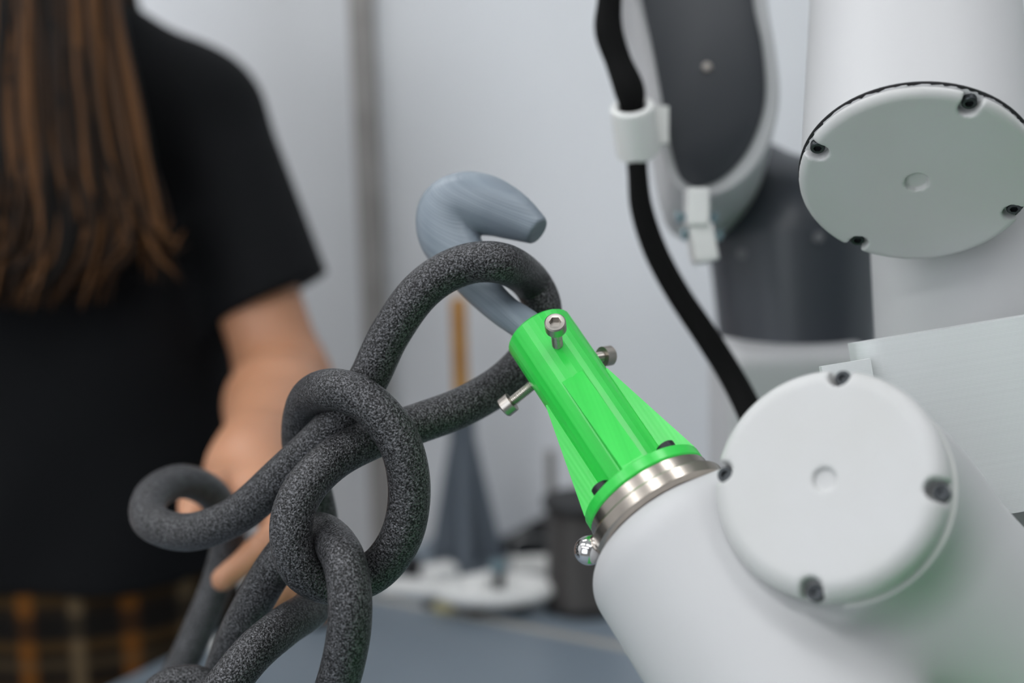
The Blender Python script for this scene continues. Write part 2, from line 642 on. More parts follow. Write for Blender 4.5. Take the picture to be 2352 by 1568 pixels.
def holder(name, label, base, axis, e_front, L, r_top, r_base, rib_top, m, plate=0.006, rib_w=0.0056, clip_screws=True, seg=34, bore=0.0085):
    """base = centre of the mounting face, axis towards the open end."""
    axis = unit(axis)
    ef = unit(e_front - axis * np.dot(e_front, axis))
    es = np.cross(axis, ef)
    e = empty(name, base, label, 'tool holder')
    mb = MB()
    prof = [(r_top * 0.995, plate * 0.5), (r_top, L - 0.0012), (r_top - 0.0012, L), (bore + 0.0002, L), (bore, L - 0.03), (0, L - 0.03)]
    mb.lathe(base, axis, prof, seg, hint=ef, cap=False)
    mb.build('sleeve', m, e, True, 8)
    MB().lathe(base, axis, [(r_base * 0.98, 0), (r_base, 0.0008), (r_base, plate - 0.0006), (r_base - 0.0008, plate), (r_top * 0.8, plate)], 64, hint=ef).build('base_plate', m, e, True, 30)
    for k in range(4):
        t = math.pi / 2 * k
        rd = ef * math.cos(t) + es * math.sin(t)
        sd = np.cross(axis, rd)
        ol = [base + rd * (r_top * 0.5) + axis * (plate * 0.9), base + rd * (r_base - 0.0008) + axis * (plate * 0.9),
              base + rd * (r_base - 0.0008) + axis * (plate * 1.15), base + rd * (r_top - 0.0002) + axis * rib_top, base + rd * (r_top * 0.5) + axis * rib_top]
        MB().prism([q - sd * rib_w for q in ol], sd * rib_w * 2).build('rib', m, e, False)
    if clip_screws:
        for k in range(4):
            t = math.pi / 2 * k + math.pi / 4
            rd = ef * math.cos(t) + es * math.sin(t)
            mb = MB()
            screw_head(mb, base + rd * (r_base * 0.79) + axis * (plate + 0.0042), axis, 0.0047, 0.0042)
            mb.build('mounting_screw', BLACKSCREW, e, True, 30)
    return e


gh = holder('tool_holder', 'bright green printed tool holder with fins bolted to the robot flange', Q0, AX, radial(86), ALEN, 0.0178, 0.0312, 0.066, GREEN)
for deg, ln in ((77, 0.0150), (-44, 0.0110), (192, 0.0138)):
    rd = radial(deg)
    cap_screw(gh, Q0 + AX * (ALEN - 0.0215) + rd * 0.0172, rd, ln, 0.0027, 0.0052, 0.0060, BOLT, BOLT)

# ------------------------------------------------------------------ grey hook gripped by the holder
hk = [(1272, 818, .711, .0072), (1217, 754, .722, .0072), (1156, 712, .732, .0070), (1108, 664, .741, .0084), (1066, 600, .748, .0120),
      (1028, 540, .754, .0140), (1030, 484, .757, .0146), (1075, 464, .756, .0146), (1128, 474, .752, .0136), (1178, 496, .748, .0108), (1216, 518, .744, .0072), (1233, 529, .742, .0050)]
hs = spline([(*P(a, b, c), r) for a, b, c, r in hk], 5)
tipn = unit(hs[-1, :3] - hs[-4, :3])
tipc = hs[-1, :3] + tipn * 0.001


def f_hook(p):
    d = tp = None
    n = len(hs) - 1
    for i in range(n):
        c = sd_cone(p, hs[i, :3], hs[i + 1, :3], hs[i, 3], hs[i + 1, 3])
        if i < n - 16:
            d = c if d is None else smin(d, c, 0.0035)
        else:
            tp = c if tp is None else smin(tp, c, 0.0035)
    tp = smax(tp, ((p - tipc.astype(np.float32)) @ tipn.astype(np.float32)), 0.0012)
    return smin(d, tp, 0.0035)


HOOK = layer_mat('grey_blue_printed_plastic', (0.19, 0.228, 0.268), (0.225, 0.268, 0.31), UP * 0.75 - FW * 0.55 + RT * 0.25, 0.0012, 0.42, 0.14)
ho = sdf_obj('hook_tool', f_hook, *bounds(hs[:, :3], 0.02), 0.0011, HOOK)
tag(ho, 'grey-blue printed curled hook held by the green holder', 'hook')

# ------------------------------------------------------------------ black knotted sculpture (one closed rod)
kp = [  # far rod held by the hand, curl, left shoulder of the knot
    (330, 1650, .895), (405, 1550, .900), (462, 1430, .905), (505, 1320, .908), (522, 1225, .900), (492, 1140, .880), (420, 1105, .850), (352, 1135, .818),
    (345, 1195, .790), (430, 1222, .765), (540, 1185, .745), (650, 1090, .728), (760, 985, .716), (838, 885, .714),
    # big loop over the hook and behind the holder
    (895, 768, .712), (970, 665, .710), (1060, 610, .710), (1150, 604, .707), (1215, 643, .747), (1246, 708, .753), (1232, 790, .753), (1168, 868, .746),
    (1070, 930, .732), (960, 972, .720),
    # inner strand to the front ring
    (860, 1005, .706), (765, 1055, .694), (695, 1128, .684), (668, 1215, .680), (692, 1305, .682), (770, 1340, .690), (862, 1310, .692), (922, 1230, .686),
    (940, 1120, .682), (915, 1010, .680), (845, 925, .682), (765, 894, .692), (708, 920, .728), (691, 1005, .750), (712, 1100, .766), (732, 1190, .770),
    (738, 1290, .762), (722, 1385, .742), (650, 1440, .712), (580, 1500, .696), (505, 1590, .690), (420, 1680, .700), (352, 1660, .722),
    (372, 1592, .732), (440, 1572, .738), (505, 1610, .737), (560, 1700, .730), (650, 1740, .712), (730, 1680, .684), (775, 1570, .668), (800, 1460, .660),
    (803, 1360, .660), (785, 1275, .671), (742, 1226, .706), (695, 1235, .727), (640, 1290, .732), (582, 1385, .742), (535, 1480, .756), (495, 1580, .775), (430, 1690, .820), (350, 1720, .870)]
ks = resample(spline([P(*q) for q in kp], 14, True), 0.0022, True)
KNOTM = mat('black_speckled_nylon', (0.030, 0.030, 0.032), 0.34, spec=0.3)


def knot_material(m):
    nt = m.node_tree
    b = nt.nodes['Principled BSDF']
    tc = nt.nodes.new('ShaderNodeTexCoord')
    n1 = nt.nodes.new('ShaderNodeTexNoise')
    n1.inputs['Scale'].default_value = 1000
    n1.inputs['Detail'].default_value = 2
    n1.inputs['Roughness'].default_value = 0.6
    n2 = nt.nodes.new('ShaderNodeTexNoise')
    n2.inputs['Scale'].default_value = 1150
    n2.inputs['Detail'].default_value = 2
    for n in (n1, n2):
        nt.links.new(tc.outputs['Object'], n.inputs['Vector'])
    r = nt.nodes.new('ShaderNodeValToRGB')          # bright flecks in a black ground
    r.color_ramp.elements[0].position = 0.43
    r.color_ramp.elements[1].position = 0.70
    r.color_ramp.elements[0].color = (0.005, 0.005, 0.0054, 1)
    r.color_ramp.elements[1].color = (0.19, 0.19, 0.20, 1)
    nt.links.new(n1.outputs['Fac'], r.inputs['Fac'])
    nt.links.new(r.outputs['Color'], b.inputs['Base Color'])
    mr = nt.nodes.new('ShaderNodeMapRange')
    mr.inputs['From Min'].default_value = 0.42
    mr.inputs['From Max'].default_value = 0.68
    mr.inputs['To Max'].default_value = 0.75
    nt.links.new(n1.outputs['Fac'], mr.inputs['Value'])
    nt.links.new(mr.outputs[0], b.inputs['Metallic'])
    bp = nt.nodes.new('ShaderNodeBump')
    bp.inputs['Strength'].default_value = 1.0
    bp.inputs['Distance'].default_value = 0.0008
    nt.links.new(n2.outputs['Fac'], bp.inputs['Height'])
    nt.links.new(bp.outputs['Normal'], b.inputs['Normal'])


knot_material(KNOTM)
ko = MB().tube(ks, 0.0103, 28, True).build('knot_sculpture', KNOTM, None, True, None)
tag(ko, 'black speckled rod sculpture knotted into interlinked loops and hanging on the hook', 'sculpture')

# ------------------------------------------------------------------ robot arm
rob_base = P(1815, 900, 1.02)
rob_base[2] = TABLE_Z
robot = empty('robot_arm', rob_base, 'white and dark grey jointed robot arm holding the green tool holder', 'robot arm')

# flange
MB().lathe(Q0, -AX, [(0.030, 0.0002), (0.0315, 0.0008), (0.0315, 0.0062), (0.0345, 0.0070), (0.0352, 0.0078), (0.0352, 0.0128), (0.0335, 0.0150)], 96).build('flange', STEEL, robot, True, 25)
bb = Q0 - AX * 0.0085 + radial(172) * 0.0335
ga = unit(radial(172) * 0.9 + E2 * 0.25)


def f_btn(p):
    return smin(sd_ell(p, bb + ga * 0.004, (0.0068, 0.0068, 0.0068)), sd_cyl(p, bb - ga * 0.008 + E2 * 0.0006, bb + ga * 0.001, 0.0058, 0.001), 0.001)


sdf_obj('guide_button', f_btn, bb - 0.018, bb + 0.018, 0.0006, CHROME, robot)

# wrist: housing below the flange + joint barrel + tail
WN = unit(-FW * 0.80 - RT * 0.44 + UP * 0.31)
WC = P(1893, 1100, 0.580)                              # face centre of the wrist cap
WR = 0.0485


def f_wrist(p):
    d = sd_cyl(p, Q0 - AX * 0.0145, Q0 - AX * 0.19, 0.0475, 0.021)
    d2 = sd_cyl(p, WC - WN * 0.0225, WC - WN * 0.088, WR, 0.004)
    d3 = sd_cone(p, WC - WN * 0.066, P(2620, 1860, 0.70), 0.0475, 0.052)
    d = smin(d, d3, 0.035)
    return smin(d, d2, 0.012)


wl, wh = bounds([Q0, Q0 - AX * 0.19, WC, P(2620, 1860, 0.70), WC - WN * 0.13], 0.062)
sdf_obj('wrist_housing', f_wrist, wl, wh, 0.0024, WHITE, robot)


def joint_cap(name, c, n, r, thick, edge, pockets, dimple_r, h, m, up, pk_r=0.0052, pk_at=None, seam_m=None, deep=0.0105):
    """rounded cover: flat face at c with outward normal n, pockets with screws at the rim."""
    e1 = unit(up - n * np.dot(up, n))
    e2 = np.cross(n, e1)
    pk_at = pk_at or r - 0.0055
    dirs = [e1 * math.cos(math.radians(a)) + e2 * math.sin(math.radians(a)) for a in pockets]

    def f(p):
        d = sd_cyl(p, c - n * thick, c, r, edge)
        d = np.maximum(d, -((p - (c - n * thick).astype(np.float32)) @ n.astype(np.float32)))
        d = smax(d, -sd_cyl(p, c - n * 0.0022, c + n * 0.01, dimple_r, 0.0008), 0.001)
        for q in dirs:
            a0 = c + q * pk_at
            pk = sd_box(p, a0 + q * 0.008 + n * 0.0, (q, np.cross(n, q), n), (0.008, pk_r, deep), 0.001)
            pk = np.minimum(pk, sd_cyl(p, a0 - n * deep, a0 + n * 0.01, pk_r, 0.001))
            d = smax(d, -pk, 0.001)
        return d

    lo, hi = bounds([c + s * e1 * r + t * e2 * r + u * n * thick for s in (-1, 1) for t in (-1, 1) for u in (-1, 0)], 0.004)
    ob = sdf_obj(name, f, lo, hi, h, m, robot)
    for q in dirs:
        mb = MB()
        screw_head(mb, c + q * (pk_at + 0.0008) - n * (deep - 0.0036), n, pk_r * 0.74, 0.0040, 24)
        mb.build('screw', DSCREW, ob, True, 30)
    MB().lathe(c - n * (thick + 0.0006), n, [(r - 0.0030, 0), (r + 0.0002, 0.0), (r + 0.0002, 0.0007), (r - 0.003, 0.0007)], 96).build('seam', seam_m or SEAM, ob, True, 30)
    return ob


joint_cap('joint_cap', WC, WN, WR, 0.0215, 0.008, (-2, 88, -92, 178), 0.0048, 0.0012, WHITE2, UP, 0.0047, 0.0446, WHITEP)

# forearm: capped joint at the upper right, its barrel rising away, and the link below it
FN = unit(-FW * 0.625 - UP * 0.765 - RT * 0.165)
FC = P(2106, 419, 0.690)
FR = 0.0565
joint_cap('joint_cap', FC, FN, FR, 0.0068, 0.0045, (-26, 65, 146, -116), 0.0055, 0.0012, WHITE2, UP, 0.0048, 0.0505, None, 0.0062)
lnk_top, lnk_bot = P(2246, 470, 0.802), P(2290, 1500, 0.795)


def f_fore(p):
    d = sd_cyl(p, FC - FN * 0.0056, FC - FN * 0.42, FR - 0.0007, 0.001)
    d2 = sd_cone(p, lnk_top, lnk_bot, 0.060, 0.058)
    d3 = sd_cone(p, lnk_bot, P(2620, 1860, 0.70), 0.056, 0.052)
    d = smin(d, d2, 0.03)
    d = np.maximum(d, ((p - (FC - FN * 0.0056).astype(np.float32)) @ FN.astype(np.float32)) - np.where(d2 < 0.002, 0.2, 0.0))
    return smin(d, d3, 0.02)


fl, fhi = bounds([FC, FC - FN * 0.42, lnk_top, lnk_bot, P(2620, 1860, 0.70)], 0.07)
sdf_obj('forearm_housing', f_fore, fl, fhi, 0.0026, WHITE, robot)


# upper arm: white shell with a dark inset panel
def poly(pts, d):
    return np.array([P(a, b, d) for a, b in pts])


def smooth_poly(pts, d, per=6):
    return spline(poly(pts, d), per, True)


def loft(name, rings, m, parent, smooth=True, sharp=40):
    n = len(rings[0])
    vs_ = [q for r in rings for q in r]
    fs = [(j * n + k, j * n + (k + 1) % n, (j + 1) * n + (k + 1) % n, (j + 1) * n + k) for j in range(len(rings) - 1) for k in range(n)]
    fs += [tuple(range(n)), tuple(range((len(rings) - 1) * n, len(rings) * n))]
    return build(name, vs_, fs, m, parent, smooth, None, sharp)


pan = [(1455, -140), (1474, 0), (1500, 120), (1527, 270), (1546, 365), (1566, 412), (1604, 430), (1660, 408), (1712, 352), (1746, 275), (1757, 200), (1748, 100), (1728, 0), (1722, -140)]
rim = [(1436, -140), (1455, 0), (1480, 120), (1506, 280), (1526, 380), (1552, 432), (1606, 458), (1680, 438), (1742, 380), (1778, 300), (1792, 215), (1782, 110), (1764, 0), (1754, -140)]
UD = 0.95
back = FW * 0.085 + RT * 0.006 - UP * 0.026
rr = smooth_poly(rim, UD)
rc = rr.mean(0)
loft('upper_arm_shell', [rc + (rr - rc) * 0.97, rr + FW * 0.003, rr + back * 0.9, rc + back + (rr - rc) * 0.93], WHITE, robot)
pp = smooth_poly(pan, UD)
pc = pp.mean(0)
ua = loft('upper_arm_panel', [pc + (pp - pc) * 0.98 - FW * 0.0035, pp - FW * 0.0025, pp + FW * 0.02], mat('panel_charcoal', (0.030, 0.034, 0.040), 0.4), robot)
MB().lathe(P(1622, 157, UD) - FW * 0.002, -FW, [(0.0036, 0), (0.0036, 0.002), (0.003, 0.0032), (0.001, 0.0034)], 20).build('panel_screw', BOLT, ua, True)
# elbow above the picture joins upper arm and forearm
el_a, el_b = P(1600, -230, 0.99), P(2105, -330, 0.97)


def f_elbow(p):
    return smin(sd_cone(p, el_a, el_b, 0.062, 0.058), sd_cone(p, el_b, FC - FN * 0.40, 0.056, 0.05), 0.03)


lo_, hi_ = bounds([el_a, el_b, FC - FN * 0.40], 0.075)
sdf_obj('elbow_housing', f_elbow, lo_, hi_, 0.004, WHITE, robot)

# dark shoulder link and base column
sh_a, sh_b = P(1822, 560, 1.06), P(1835, 900, 1.05)


def f_sh(p):
    d = sd_cone(p, sh_a, sh_b, 0.0625, 0.054)
    return smin(d, sd_cone(p, P(1715, 440, 1.08), sh_a, 0.040, 0.045), 0.02)


lo_, hi_ = bounds([sh_a, sh_b, P(1690, 380, 1.07)], 0.075)
so = sdf_obj('shoulder_housing', f_sh, lo_, hi_, 0.0032, DARKG, robot)
SPOT = mat('panel_plug_grey', (0.13, 0.13, 0.14), 0.5)
for a, b in ((1705, 583), (1880, 545), (1880, 490)):
    q = P(a, b, 1.0)
    dirv = unit(q - CAM)
    t0 = 0.93
    for _ in range(60):                                 # march onto the housing
        dd = float(f_sh((CAM + dirv * t0)[None].astype(np.float32))[0])
        t0 += dd * 0.8
    s0 = CAM + dirv * t0
    MB().lathe(s0 + dirv * 0.003, -dirv, [(0.0042, 0), (0.0042, 0.0045), (0.0032, 0.0055), (0.001, 0.0056)], 18).build('panel_screw', SPOT, so, True)
bx = P(1812, 840, 1.03)
b_top = P(1812, 772, 1.03)[2]


def f_base(p):
    c = np.array([bx[0], bx[1], (TABLE_Z + b_top) / 2])
    return sd_box(p, c, (_R0, FH, (0, 0, 1)), (0.052, 0.055, (b_top - TABLE_Z) / 2), 0.012)


c0 = np.array([bx[0], bx[1], (TABLE_Z + b_top) / 2])
sdf_obj('base_column', f_base, c0 - np.array([0.09, 0.09, 0.3]), c0 + np.array([0.09, 0.09, 0.3]), 0.004, WHITE, robot)

# printed bracket on the forearm
PLATE = layer_mat('pale_printed_plastic', (0.66, 0.68, 0.68), (0.68, 0.70, 0.70), UP + 0.16 * RT * -1, 0.0008, 0.5, 0.06)
bt0, bt1 = P(1990, 785, 0.694), P(2560, 692, 0.694)
bdir = unit(bt1 - bt0)
bdn = unit(-UP - bdir * np.dot(-UP, bdir))
bn = np.cross(bdir, bdn)
if np.dot(bn, FW) < 0:
    bn = -bn
bl = np.linalg.norm(bt1 - bt0)
bh = 0.094
bracket = empty('printed_bracket', bt0 + bdn * bh, 'pale grey printed bracket with fine layer lines clamped on the forearm', 'bracket')
ol = []
for k in range(7):                                     # rounded near-left corner seen as a soft vertical edge
    t = math.pi / 2 * k / 6
    ol.append(bt0 + bdir * (0.006 - 0.010 * math.sin(t)) + bn * (0.010 - 0.010 * math.cos(t)))
mb = MB()
base_ol = [bt0 + bdir * bl] + [q for q in ol] + [bt0 - bdir * 0.004 + bn * 0.022, bt0 + bdir * bl + bn * 0.022]
mb.prism(base_ol, bdn * bh)
mb.build('bracket_body', PLATE, bracket, True, 25)
mp = P(2235, 900, 0.7275)
MB().box(mp, RT * 0.016, UP * 0.016, FW * 0.0122).build('mounting_block', PLATE, bracket, False)
tb = P(1890, 842, 0.684)
MB().box(tb + bdir * 0.012 + bdn * 0.014 + bn * 0.006, bdir * 0.012, bdn * 0.014, bn * 0.003).build('tab', PLATE, bracket, False)

# ------------------------------------------------------------------ cable and clamps
cbl = [(1420, -260, .900, .0078), (1408, -100, .905, .0080), (1400, 0, .908, .0080), (1398, 70, .908, .0092), (1420, 140, .905, .0086), (1445, 205, .900, .0098), (1452, 250, .903, .0080),
       (1460, 320, .908, .0068), (1465, 400, .91, .0066), (1474, 480, .912, .0074), (1505, 575, .912, .0078), (1555, 670, .908, .0078), (1618, 765, .90, .0080),
       (1672, 850, .890, .0080), (1715, 930, .87, .0082), (1765, 1040, .83, .0082), (1830, 1150, .775, .008)]
cs = spline([(*P(a, b, c), r) for a, b, c, r in cbl], 10)
co = MB().tube(cs[:, :3], cs[:, 3], 20).build('cable', BLACKCABLE)
tag(co, 'thick black sleeved cable running down beside the robot arm', 'cable')

clip = empty('cable_clip', P(1462, 360, .91), 'white printed clip holding the black cable to the upper arm', 'clip')
ca, cb_ = P(1452, 243, .896), P(1466, 352, .915)
cx = unit(cb_ - ca)
cl = np.linalg.norm(cb_ - ca)
MB().lathe(ca, cx, [(0.0100, 0.0), (0.0132, 0.0), (0.0140, 0.001), (0.0140, cl - 0.001), (0.0132, cl), (0.0088, cl), (0.0092, 0.002), (0.0100, 0)], 36, cap=False).build('collar', WHITEP, clip, True, 30)
m0 = P(1503, 290, .925)
MB().box(m0, RT * 0.0085, UP * 0.012, FW * 0.008).build('bridge', WHITEP, clip, False)

clamp = empty('arm_clamp', P(1610, 600, .93), 'white two-piece clamp with zinc bolts under the end of the upper arm', 'clamp')
k1, k2 = P(1600, 478, .925), P(1612, 560, .930)


def rbox(name, c, ax, half, rnd, m, parent, h=0.0012):
    ax = [unit(q) for q in ax]
    return sdf_obj(name, lambda p: sd_box(p, c, ax, half, rnd), c - np.linalg.norm(half) - 0.003, c + np.linalg.norm(half) + 0.003, h, m, parent)


rbox('upper_lug', k1, (RT, UP, FW), (0.0072, 0.0125, 0.012), 0.002, WHITEP, clamp)
lx = unit(RT - UP * -0.18)
rbox('lower_lug', k2, (lx, UP * 1.0 - RT * 0.18, FW), (0.0078, 0.0125, 0.014), 0.002, WHITEP, clamp)
for c, w in ((k1 - UP * 0.006, 0.0135), (k2 + UP * 0.006, 0.0135)):
    MB().lathe(c - RT * w, RT, [(0.0032, 0), (0.0036, 0.0006), (0.0036, 0.004), (0.0018, 0.004), (0.0018, 2 * w - 0.004), (0.0036, 2 * w - 0.004), (0.0036, 2 * w - 0.0006), (0.003, 2 * w)], 6).build('clamp_bolt', ZINC, clamp, False)

# ------------------------------------------------------------------ things on the rear bench
sb = PT(1072, 1296)
st = holder('tool_stand', 'dark grey finned printed holder standing upright on the rear bench', sb, (0, 0, 1), -FH, 0.186, 0.0145, 0.0415, 0.142, GREYP, 0.008, 0.006, False, 28, 0.0088)
ro = MB().lathe(sb + np.array([0, 0, 0.157]), (0, 0, 1), [(0.0084, 0), (0.0084, 0.135), (0.0070, 0.140), (0.004, 0.142)], 32).build('amber_rod', AMBER)
tag(ro, 'amber plastic rod standing in the dark grey finned holder', 'rod')

sp = PT(1342, 1392)
spool = empty('filament_spool', sp, 'black spool of dark filament on the bench beside the white wrist', 'spool')
for z in (0, 0.106):
    MB().lathe(sp + np.array([0, 0, z]), (0, 0, 1), [(0.010, 0), (0.0395, 0), (0.0405, 0.001), (0.0405, 0.007), (0.0395, 0.008), (0.010, 0.008)], 56).build('flange', BLACKP, spool, True, 30)
wp = []
for k in range(36):
    z = 0.008 + k * (0.098 / 36)
    wp += [(0.0355, z), (0.0367, z + 0.0013)]
MB().lathe(sp, (0, 0, 1), wp + [(0.0355, 0.106)], 48).build('winding', SPOOLW, spool, True, 80)
MB().lathe(sp, (0, 0, 1), [(0.009, 0.108), (0.009, 0.1145), (0.006, 0.1145), (0.006, 0.1)], 24).build('hub', BLACKP, spool, True, 30)

q = PT(1271, 1338)
o = MB().lathe(q, (0, 0, 1), [(0.0105, 0), (0.0105, 0.004), (0.0058, 0.007), (0.0054, 0.142), (0.004, 0.145)], 24).build('slim_rod', mat('rod_grey', (0.23, 0.22, 0.21), 0.4, 0.3))
tag(o, 'slim grey upright rod with a foot behind the black spool', 'rod')

# white printed foot plate with a bolt
wq = PT(1140, 1402)
wp_ = empty('printed_plate', wq, 'white printed curved plate on dark feet with a bolt standing in it', 'printed part')


def f_dish(p):
    ax = (_R0, FH, (0, 0, 1))
    c = wq + np.array([0, 0, 0.022])
    d = sd_ell(p, c, (0.062, 0.034, 0.015), ax)
    d = smax(d, -sd_ell(p, c + np.array([0, 0, 0.017]) + _R0 * 0.006, (0.056, 0.03, 0.016), ax), 0.003)
    return smin(d, sd_cone(p, c - _R0 * 0.02 + np.array([0, 0, 0.002]), c - _R0 * 0.008 + np.array([0, 0, 0.016]), 0.012, 0.005), 0.008)


sdf_obj('plate_body', f_dish, wq - np.array([0.08, 0.08, 0.005]), wq + np.array([0.08, 0.08, 0.06]), 0.0018, WHITEP, wp_)
for s in (-0.02, 0.024):
    MB().lathe(wq + _R0 * s - FH * 0.004, (0, 0, 1), [(0.010, 0), (0.0105, 0.002), (0.009, 0.011), (0.006, 0.012)], 20).build('foot', BLACKP, wp_, True)
mb = MB()
bq = wq + _R0 * 0.004 + np.array([0, 0, 0.016])
screw_head(mb, bq + np.array([0, 0, 0.036]), np.array([0, 0, 1.0]), 0.0085, 0.008, 24)
bo = mb.build('bolt', ZINC, wp_, True, 30)
MB().lathe(bq, (0, 0, 1), thread_profile(0.0055, 0.028, 0.002), 16).build('thread', DSCREW, bo, True, 60)


def white_block(name, px, py, half, ang, label, m, rnd=0.003, hole=None, cat='printed part'):
    c = PT(px, py)
    ax0 = _R0 * math.cos(ang) + FH * math.sin(ang)
    ax1 = np.cross((0, 0, 1), ax0)
    cc = c + np.array([0, 0, half[2]])

    def f(p):
        d = sd_box(p, cc, (ax0, ax1, (0, 0, 1)), half, rnd)
        if hole:
            d = smax(d, -sd_box(p, cc + np.array([0, 0, half[2] * 0.6]), (ax0, ax1, (0, 0, 1)), (half[0] * hole, half[1] * hole, half[2]), rnd * 0.6), 0.002)
        return d
    o_ = sdf_obj(name, f, cc - np.linalg.norm(half) - 0.004, cc + np.linalg.norm(half) + 0.004, 0.0018, m)
    return tag(o_, label, cat)


white_block('printed_tray', 1232, 1322, (0.030, 0.018, 0.009), 0.1, 'small white open tray between the spool and the bolt', WHITEP, 0.003, 0.85)
white_block('printed_block', 955, 1358, (0.034, 0.016, 0.005), -0.25, 'flat white printed block left of the curved plate', WHITEP)
white_block('printed_offcut', 1010, 1330, (0.018, 0.012, 0.008), 0.5, 'small white printed offcut behind the flat white block', WHITEP, 0.004)
white_block('rubber_block', 948, 1322, (0.010, 0.008, 0.010), 0.3, 'small dark rubber block behind the flat white printed block', BLACKP, 0.002, cat='block')
white_block('dark_bracket', 1046, 1312, (0.016, 0.008, 0.006), -0.5, 'small dark grey bracket in front of the finned grey holder', GREYP, 0.002, 0.7, cat='bracket')
white_block('motor_block', 738, 1432, (0.012, 0.012, 0.007), 0.4, 'small black block lying on the workbench behind the knotted loops', BLACKP, 0.002, cat='block')
white_block('paper_scrap', 470, 1492, (0.016, 0.01, 0.003), 0.7, 'small white scrap lying near the bench edge by the skirt', WHITEP, 0.0015, cat='scrap')

# black wedge tool lying behind the spool
wg = PT(1215, 1275)
we = MB()
oo = [wg + _R0 * s + np.array([0, 0, z]) for s, z in ((-0.035, 0.0), (0.040, 0.0), (0.040, 0.046), (0.030, 0.048), (-0.032, 0.014))]
we.prism(oo, FH * 0.018)
tag(we.build('wedge_block', BLACKP, None, False), 'black wedge-shaped plastic block leaning behind the spool', 'block')
# thin bent wire
w0 = [PT(1170, 1345) + np.array([0, 0, 0.002])]
wz = [(0, 0.0), (0.003, 0.03), (0.008, 0.048), (0.03, 0.05), (0.05, 0.044), (0.056, 0.02), (0.058, 0.002)]
wpts = spline([w0[0] + _R0 * a + np.array([0, 0, b]) for a, b in wz], 6)
tag(MB().tube(wpts, 0.0011, 8).build('bent_wire', mat('wire_grey', (0.4, 0.4, 0.4), 0.3, 0.8)), 'thin grey bent wire arching over the white tray', 'wire')

def hex_nut(px, py, r, label):
    c = PT(px, py)
    mb_ = MB()
    prof_ = []
    n_ = 24
    rings_ = []
    for rr_, z_, hx_ in ((r, 0.0, True), (r, r * 0.9, True), (r * 0.55, r * 0.9, False), (r * 0.55, 0.0, False)):
        rings_.append([c + np.array([0, 0, z_]) + (hex_r(2 * math.pi * k / n_, rr_) if hx_ else rr_) * (math.cos(2 * math.pi * k / n_) * _R0 + math.sin(2 * math.pi * k / n_) * FH) for k in range(n_)])
    flat = [q_ for ring in rings_ for q_ in ring]
    mb_.add(flat, [(j * n_ + k, j * n_ + (k + 1) % n_, ((j + 1) % 4) * n_ + (k + 1) % n_, ((j + 1) % 4) * n_ + k) for j in range(4) for k in range(n_)])
    tag(mb_.build('hex_nut', DSCREW, None, False), label, 'nut')


hex_nut(985, 1392, 0.006, 'dark hex nut in front of the flat white printed block')
hex_nut(1092, 1335, 0.007, 'dark hex nut behind the white curved plate near the grey holder')
key = spline([PT(900, 1330) + np.array([0, 0, 0.003]), PT(935, 1318) + np.array([0, 0, 0.003]), PT(1000, 1300) + np.array([0, 0, 0.003]), PT(1030, 1290) + np.array([0, 0, 0.004]), PT(1036, 1284) + np.array([0, 0, 0.012]), PT(1038, 1284) + np.array([0, 0, 0.026])], 6)
tag(MB().tube(key, 0.0028, 6).build('hex_key', DSCREW, None, False), 'dark bent hex key lying behind the flat white printed block', 'hex key')
white_block('printed_bar', 1105, 1352, (0.022, 0.006, 0.007), 0.6, 'narrow white printed bar lying behind the curved plate', WHITEP, 0.002)
white_block('yellow_clip', 1022, 1402, (0.010, 0.007, 0.005), 0.2, 'small pale yellow clip at the end of the white curved plate', mat('pale_yellow_plastic', (0.55, 0.50, 0.28), 0.5), 0.002, cat='clip')

# unseen green mat added below the wrist: its bounce tints the arm's underside
mc = CAM + _R0 * 0.38 + FH * 0.44
mc[2] = TABLE_Z
o = MB().box(mc + np.array([0, 0, 0.0015]), _R0 * 0.38, FH * 0.26, np.array([0, 0, 0.0015])).build('tint_mat', MAT_GREEN, None, False)
tag(o, 'unseen green mat added on the workbench below the robot wrist to tint the arm', 'mat')

# ------------------------------------------------------------------ the person
PERS_D = 1.40
pb = P(119, 700, PERS_D)
pb = np.array([pb[0], pb[1], 0.0])


def S(s, t, z):
    """person space: s along picture-right, t towards the camera, z height."""
    return pb + _R0 * s - FH * t + np.array([0, 0, z])


BAX = (_R0, -FH, np.array([0, 0, 1.0]))
sh = S(0.158, 0.0, 1.245)
elb = P(655, 880, 1.325)
wri = P(585, 1045, 1.085)
palm = [P(572, 1085, 1.055), P(585, 1140, 0.995)]
palm2 = P(650, 1165, 1.005)
fingers = [
    [P(548, 1090, 1.03), P(490, 1120, .985), P(448, 1160, .955), P(436, 1205, .935)],                     # thumb round the far side
    [P(622, 1150, .985), P(645, 1205, .935), P(588, 1270, .890), P(512, 1330, .882)],                     # index laid over the rod
    [P(655, 1170, .995), P(672, 1265, .955), P(640, 1350, .930), P(590, 1410, .922)],
    [P(690, 1190, 1.005), P(715, 1280, .97), P(700, 1365, .945), P(668, 1420, .935)],
    [P(715, 1200, 1.015), P(745, 1280, .99), P(748, 1360, .97), P(742, 1410, .955)]]
frad = [(.0125, .0115, .0105, .0085), (.0105, .0095, .0088, .0074), (.0108, .0096, .0088, .0074), (.0102, .0092, .0084, .007), (.009, .0082, .0074, .0062)]
sh2, elb2, wri2 = S(-0.158, 0, 1.245), S(-0.225, -0.02, 0.985), S(-0.235, 0.10, 0.78)


def f_arm(p, a, b, c, up=0.034):
    d = smin(sd_cone(p, a, b, up + 0.006, 0.040), sd_cone(p, b, b + (c - b) * 0.35, 0.041, 0.041), 0.02)
    return smin(d, sd_cone(p, b + (c - b) * 0.35, c, 0.041, 0.0265), 0.02)


